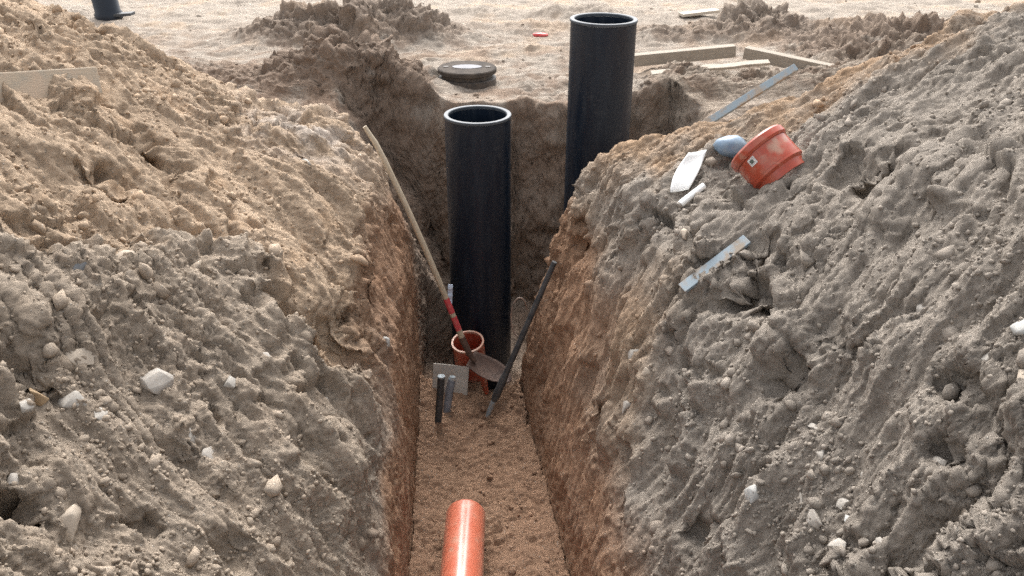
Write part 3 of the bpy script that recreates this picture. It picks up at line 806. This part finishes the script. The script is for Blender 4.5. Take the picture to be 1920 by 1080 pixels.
# ------------------------------------------------------------------ white sheet, white roll, blue lump
c, _ = drop(.845, 3.93)
bm = bmesh.new(); nu, nv = 8, 10; G = []
ctr = Vector((.815, 3.93, c.z + .055)); eu = Vector((.115, .055, .03)); ev = Vector((-.052, -.085, -.068)); ew = eu.cross(ev).normalized()
outline = lambda u_, v_: (u_ * (1 - .18 * abs(v_) ** 2), v_)
for i in range(nu + 1):
    row = []
    for j in range(nv + 1):
        u_, v_ = -1 + 2 * i / nu, -1 + 2 * j / nv
        uu, vv = u_ * (.62 - .16 * v_ * v_) + .06 * v_ * v_, v_ + .16 * u_
        row.append(bm.verts.new(eu * uu + ev * vv - ew * (.007 * u_ * u_ + .008 * math.sin(3 * v_))))
    G.append(row)
for i in range(nu):
    for j in range(nv):
        bm.faces.new((G[i][j], G[i + 1][j], G[i + 1][j + 1], G[i][j + 1]))
bmesh.ops.recalc_face_normals(bm, faces=bm.faces[:])
bmesh.ops.solidify(bm, geom=bm.faces[:], thickness=.003)
o = from_bm('white_sheet', bm, M_WHITE, None, True); o.location = ctr
tag(o, 'bent white sheet stuck in the soil on top of the right bank', 'sheet')
pa, pb = drop(.765, 3.78)[0], drop(.885, 3.86)[0]
pa = pa + Vector((0, 0, .012)); pb = pb + Vector((0, 0, .022))
t = empty('white_roll', pa)
tag(t, 'small white roll lying on the soil below the white sheet', 'roll')
sweep('tube', loc_pts([pa, pa.lerp(pb, .3), pa.lerp(pb, .7), pb], pa), [.017, .0175, .0165, .015], M_WHITE, t, 16)
sweep('end', loc_pts([pa - (pb - pa).normalized() * .008, pa + (pb - pa).normalized() * .002], pa), [.0145, .018], STONE['grey'], t, 16)

def lump_mesh(name, size, seed, sub=3, amp=.15, freq=1.6, flat=.0):
    bm = bmesh.new()
    bmesh.ops.create_icosphere(bm, subdivisions=sub, radius=1)
    co = np.array([v.co[:] for v in bm.verts], np.float64)
    nn = 1 + amp * fbm(co[:, 0] * freq + seed * 3.1, co[:, 1] * freq + seed, co[:, 2] * freq, 3, seed)
    for v, k in zip(bm.verts, nn):
        v.co = Vector((v.co.x * size[0], v.co.y * size[1], v.co.z * size[2])) * float(k)
    me = bpy.data.meshes.new(name); bm.to_mesh(me); bm.free()
    return me
c, nrm_ = drop(1.035, 4.04)
o = link_mesh('blue_cap', lump_mesh('blue_cap', (.080, .060, .050), 31, 3, .16, 1.2), M_BLUE)
o.location = c + Vector((0, 0, .020)); tag(o, 'rounded blue plastic cap beside the orange pipe fitting', 'cap')

# ------------------------------------------------------------------ far bits
c, _ = drop(.283, 9.04)
o = link_mesh('plastic_scrap', lump_mesh('plastic_scrap', (.078, .05, .022), 33, 2, .35, 1.4), M_REDBIT)
o.location = c + Vector((0, 0, .012)); tag(o, 'small red plastic scrap on the sand left of the taller pipe', 'scrap')
c, _ = drop(-4.5, 10.2)
t = empty('black_drum', (-4.5, 10.2, c.z), (0, math.radians(-4), 0))
tag(t, 'black upright drum beyond the left bank, cut by the top edge', 'drum')
lathe('body', [(.150, -.03), (.150, .03), (.136, .05), (.136, .95), (.125, .95), (.125, -.03)], M_BLACK, t, 48)
board('foot_plate', (.10, -.05, .012), (.30, -.06, .012), .12, .03, M_IRON, t, bev=.003)

# ------------------------------------------------------------------ stones one can pick out: x, y, width, height, material, label
STONES = [
    (-1.460, 2.225, .065, .045, 'white', 'small white stone near the left edge below the ochre stone'),
    (-1.244, 2.626, .113, .104, 'grey', 'large smooth grey stone in the middle of the left bank'),
    (-1.420, 2.375, .094, .094, 'white', 'pale stone right of the ochre stone on the left bank'),
    (-1.428, 2.522, .107, .071, 'tan', 'pale tan stone above the pale stones on the left bank'),
    (-1.520, 2.327, .075, .075, 'ochre', 'ochre yellow stone under the big clod at the left edge'),
    (-1.477, 3.077, .103, .092, 'tan', 'round brownish stone high on the left bank'),
    (-1.042, 2.776, .056, .056, 'white', 'whitish stone right of the large smooth grey stone'),
    (-0.955, 2.969, .046, .059, 'white', 'sharp white stone highest of the pale pair right of the grey stone'),
    (-1.117, 2.514, .047, .074, 'white', 'upright white stone beside the grey angular stone on the left bank'),
    (-1.060, 2.515, .094, .066, 'grey', 'angular grey stone touching the upright white stone'),
    (-1.432, 2.028, .069, .053, 'grey', 'flat grey stone above the dark hole at the left edge'),
    (-1.288, 1.991, .095, .14, 'tan', 'big pale tan slab right of the dark hole at lower left'),
    (-1.043, 4.300, .080, .060, 'white', 'bluish white stone near the far top of the left bank'),
    (-0.600, 3.688, .065, .078, 'blue', 'blue grey stone at the edge of the left trench wall'),
    (-0.768, 3.063, .036, .033, 'blue', 'tiny bluish stone low on the left bank'),
    (-1.332, 2.369, .052, .043, 'white', 'pale stone between the white stone and the large slab'),
    (-1.526, 2.835, .096, .035, 'slate', 'dark slate chip on the upper left bank'),
    (-1.615, 2.977, .059, .059, 'white', 'pale stone above the slate chip on the left bank'),
    (0.526, 3.299, .070, .070, 'white', 'pale grey stone high on the right bank near the trench'),
    (0.554, 3.141, .045, .068, 'tan', 'narrow beige stone below the pale stone near the trench'),
    (0.490, 3.170, .065, .074, 'grey', 'grey stone lowest of the three near the trench'),
    (0.774, 2.598, .027, .031, 'white', 'tiny pale pebble on the middle of the right bank'),
    (0.803, 2.330, .065, .072, 'blue', 'flat pale blue stone set in the lower right bank'),
    (1.000, 2.318, .059, .042, 'white', 'white stone standing clear on the smooth right slope'),
    (1.036, 2.158, .066, .066, 'white', 'broken pale stone with brown side on the right slope'),
    (0.933, 2.252, .069, .038, 'white', 'flat white stone left of the broken pale stone'),
    (0.940, 2.148, .092, .047, 'grey', 'long grey slab below the flat white stone'),
    (0.971, 2.013, .088, .072, 'white', 'large white stone near the bottom right edge'),
    (1.013, 2.067, .048, .040, 'blue', 'bluish chip above the large white stone'),
    (1.090, 2.194, .041, .025, 'white', 'small white chip right of the white stone on the slope'),
    (1.355, 2.159, .061, .069, 'white', 'two toned pale stone near the right edge'),
    (1.420, 2.150, .067, .060, 'blue', 'rounded blue grey stone at the right edge'),
    (1.483, 2.684, .069, .035, 'white', 'long pale stone high on the right bank'),
    (0.742, 3.522, .065, .051, 'tan', 'beige stone just above the half buried metal lath'),
    (1.358, 1.999, .087, .036, 'tan', 'flat tan slab capping a clod at the right edge'),
    (1.207, 2.017, .053, .045, 'grey', 'greyish stone in the hollow at lower right'),
    (1.011, 2.427, .089, .027, 'white', 'thin white sliver of stone above the white stone on the slope'),
    (1.300, 2.466, .059, .042, 'white', 'pale stone below the long pale stone of the right bank'),
    (0.882, 2.371, .022, .054, 'blue', 'narrow bluish sliver standing in the right slope'),
    (1.229, 1.864, .086, .036, 'tan', 'flat pale stone low at the right'),
    (1.049, 1.927, .038, .028, 'white', 'small pale stone right of the large white stone'),
]
def stone_mesh(seed, rounded):
    rr = random.Random(seed)
    bm = bmesh.new()
    for k in range(26 if rounded else 13):
        v = Vector((rr.gauss(0, 1), rr.gauss(0, 1), rr.gauss(0, 1))).normalized()
        v *= .5 * (rr.uniform(.93, 1.05) if rounded else rr.uniform(.72, 1.15))
        bm.verts.new(v)
    r = bmesh.ops.convex_hull(bm, input=bm.verts[:])
    bmesh.ops.delete(bm, geom=[g for g in r['geom_interior'] if isinstance(g, bmesh.types.BMVert)], context='VERTS')
    bmesh.ops.bevel(bm, geom=bm.edges[:], offset=.05 if rounded else .025, segments=1, affect='EDGES', profile=.5, clamp_overlap=True)
    bmesh.ops.triangulate(bm, faces=bm.faces[:])
    bmesh.ops.subdivide_edges(bm, edges=bm.edges[:], cuts=1, use_grid_fill=True)
    co = np.array([v.co[:] for v in bm.verts])
    nn = .055 * fbm(co[:, 0] * 4 + seed, co[:, 1] * 4, co[:, 2] * 4, 3, seed)
    for v, q in zip(bm.verts, nn):
        v.co *= 1 + float(q)
    bmesh.ops.recalc_face_normals(bm, faces=bm.faces[:])
    me = bpy.data.meshes.new('stone'); bm.to_mesh(me); bm.free()
    return me
for k, (sx, sy, sw, sh, mk, lab) in enumerate(STONES):
    p, _ = drop(sx, sy)
    nv_ = soft_normal(sx, sy, .05)
    me = stone_mesh(500 + k, k in (1, 5, 31))
    o = link_mesh('stone', me, STONE[mk], None, False)
    me.polygons.foreach_set('use_smooth', np.ones(len(me.polygons), dtype=bool)); me.set_sharp_from_angle(angle=math.radians(42))
    q = nv_.to_track_quat('Z', 'Y').to_matrix().to_4x4() @ Matrix.Rotation(random.uniform(-.5, .5), 4, 'Z')
    o.matrix_world = Matrix.Translation(p + nv_ * (.30 if mk == 'ochre' else -.09) * sh) @ q @ Matrix.Diagonal((sw * 1.05, sh * 1.1, min(sw, sh) * .85, 1))
    tag(o, lab, 'stone', 'stones lying in the left spoil bank' if sx < 0 else 'stones lying in the right spoil bank')

# ------------------------------------------------------------------ loose clods and crumbs (nobody could count them)
def clod_stuff(name, count, prob, smin, smed, smax, variants=12, sub=1, sink=.05):
    flat_p = prob.ravel(); flat_p = flat_p / flat_p.sum()
    idx = rng.choice(len(flat_p), size=count, p=flat_p, replace=False)
    pos = P.reshape(-1, 3)[idx]; nor = NF.reshape(-1, 3)[idx]; col = soil.reshape(-1, 3)[idx]
    size = np.clip(smed * np.exp(rng.normal(0, .55, count)), smin, smax)
    VV, FF, CC = [], [], []; off = 0
    base = []
    for k in range(variants):
        me = lump_mesh('tmp', (1, rng.uniform(.65, 1), rng.uniform(.55, .9)), 300 + k, sub, .75, 1.9)
        v = np.array([q.co[:] for q in me.vertices]); v = v * rng.uniform(.72, 1.18, (len(v), 1)); f = np.array([q.vertices[:] for q in me.polygons])
        base.append((v, f)); bpy.data.meshes.remove(me)
    for i in range(count):
        v, f = base[i % variants]
        a = rng.normal(size=(3, 3)); q, _ = np.linalg.qr(a)
        if np.linalg.det(q) < 0: q[:, 0] *= -1
        VV.append((v @ q.T) * size[i] + pos[i] + nor[i] * size[i] * sink)
        FF.append(f + off); off += len(v)
        CC.append(np.repeat(col[i:i+1] * rng.uniform(.86, 1.18), len(v), 0))
    V = np.concatenate(VV).astype(np.float32); F = np.concatenate(FF).astype(np.int32); K = np.concatenate(CC)
    me = bpy.data.meshes.new(name)
    me.vertices.add(len(V)); me.vertices.foreach_set('co', V.ravel())
    me.loops.add(F.size); me.loops.foreach_set('vertex_index', F.ravel())
    me.polygons.add(len(F)); me.polygons.foreach_set('loop_start', np.arange(0, F.size, 3, dtype=np.int32))
    me.update(calc_edges=True)
    att = me.attributes.new('soil', 'FLOAT_COLOR', 'POINT')
    rgba = np.ones((len(V), 4), np.float32); rgba[:, :3] = np.clip(K, .03, .8)
    att.data.foreach_set('color', rgba.ravel())
    o = link_mesh(name, me, M_CLOD, None, False)
    return o
NF = grid_normals(P)
vis = sstep(.66, .60, np.abs(x3) / (.93 * np.clip(y3, 1.2, 99) + .55)) * (y3 > 1.2)
flatness = sstep(.25, .6, NF[..., 2])
patch_c = .12 + .88 * sstep(-.05, .4, fbm(x3 * 2.3 + 3, y3 * 2.3, z3 * 2.3, 3, 400))
o = clod_stuff('soil_clods', 1700, vis * bank * flatness * patch_c, .006, .0120, .040)
tag(o, 'loose crumbly clods of soil strewn over both spoil banks', 'soil', kind='stuff')
o = clod_stuff('soil_crumbs', 15000, vis * bank * flatness * (.25 + patch_c) / np.clip(y3, 1.5, 9), .002, .0048, .011, 10, 0, .15)
tag(o, 'fine crumbs and grit covering the slopes of both spoil banks', 'soil', kind='stuff')
o = clod_stuff('sand_clods', 450, vis * far_g * (y3 < 11.8) * (.1 + patch_c) * (NF[..., 2] > .6), .006, .012, .045)
tag(o, 'scattered clods of sand on the ground beyond the pit', 'soil', kind='stuff')
o = clod_stuff('trench_crumbs', 420, vis * in_tr * (1 - steep) * (y3 < 4.9), .004, .009, .028)
tag(o, 'small crumbs of red sand lying on the trench floor', 'soil', kind='stuff')
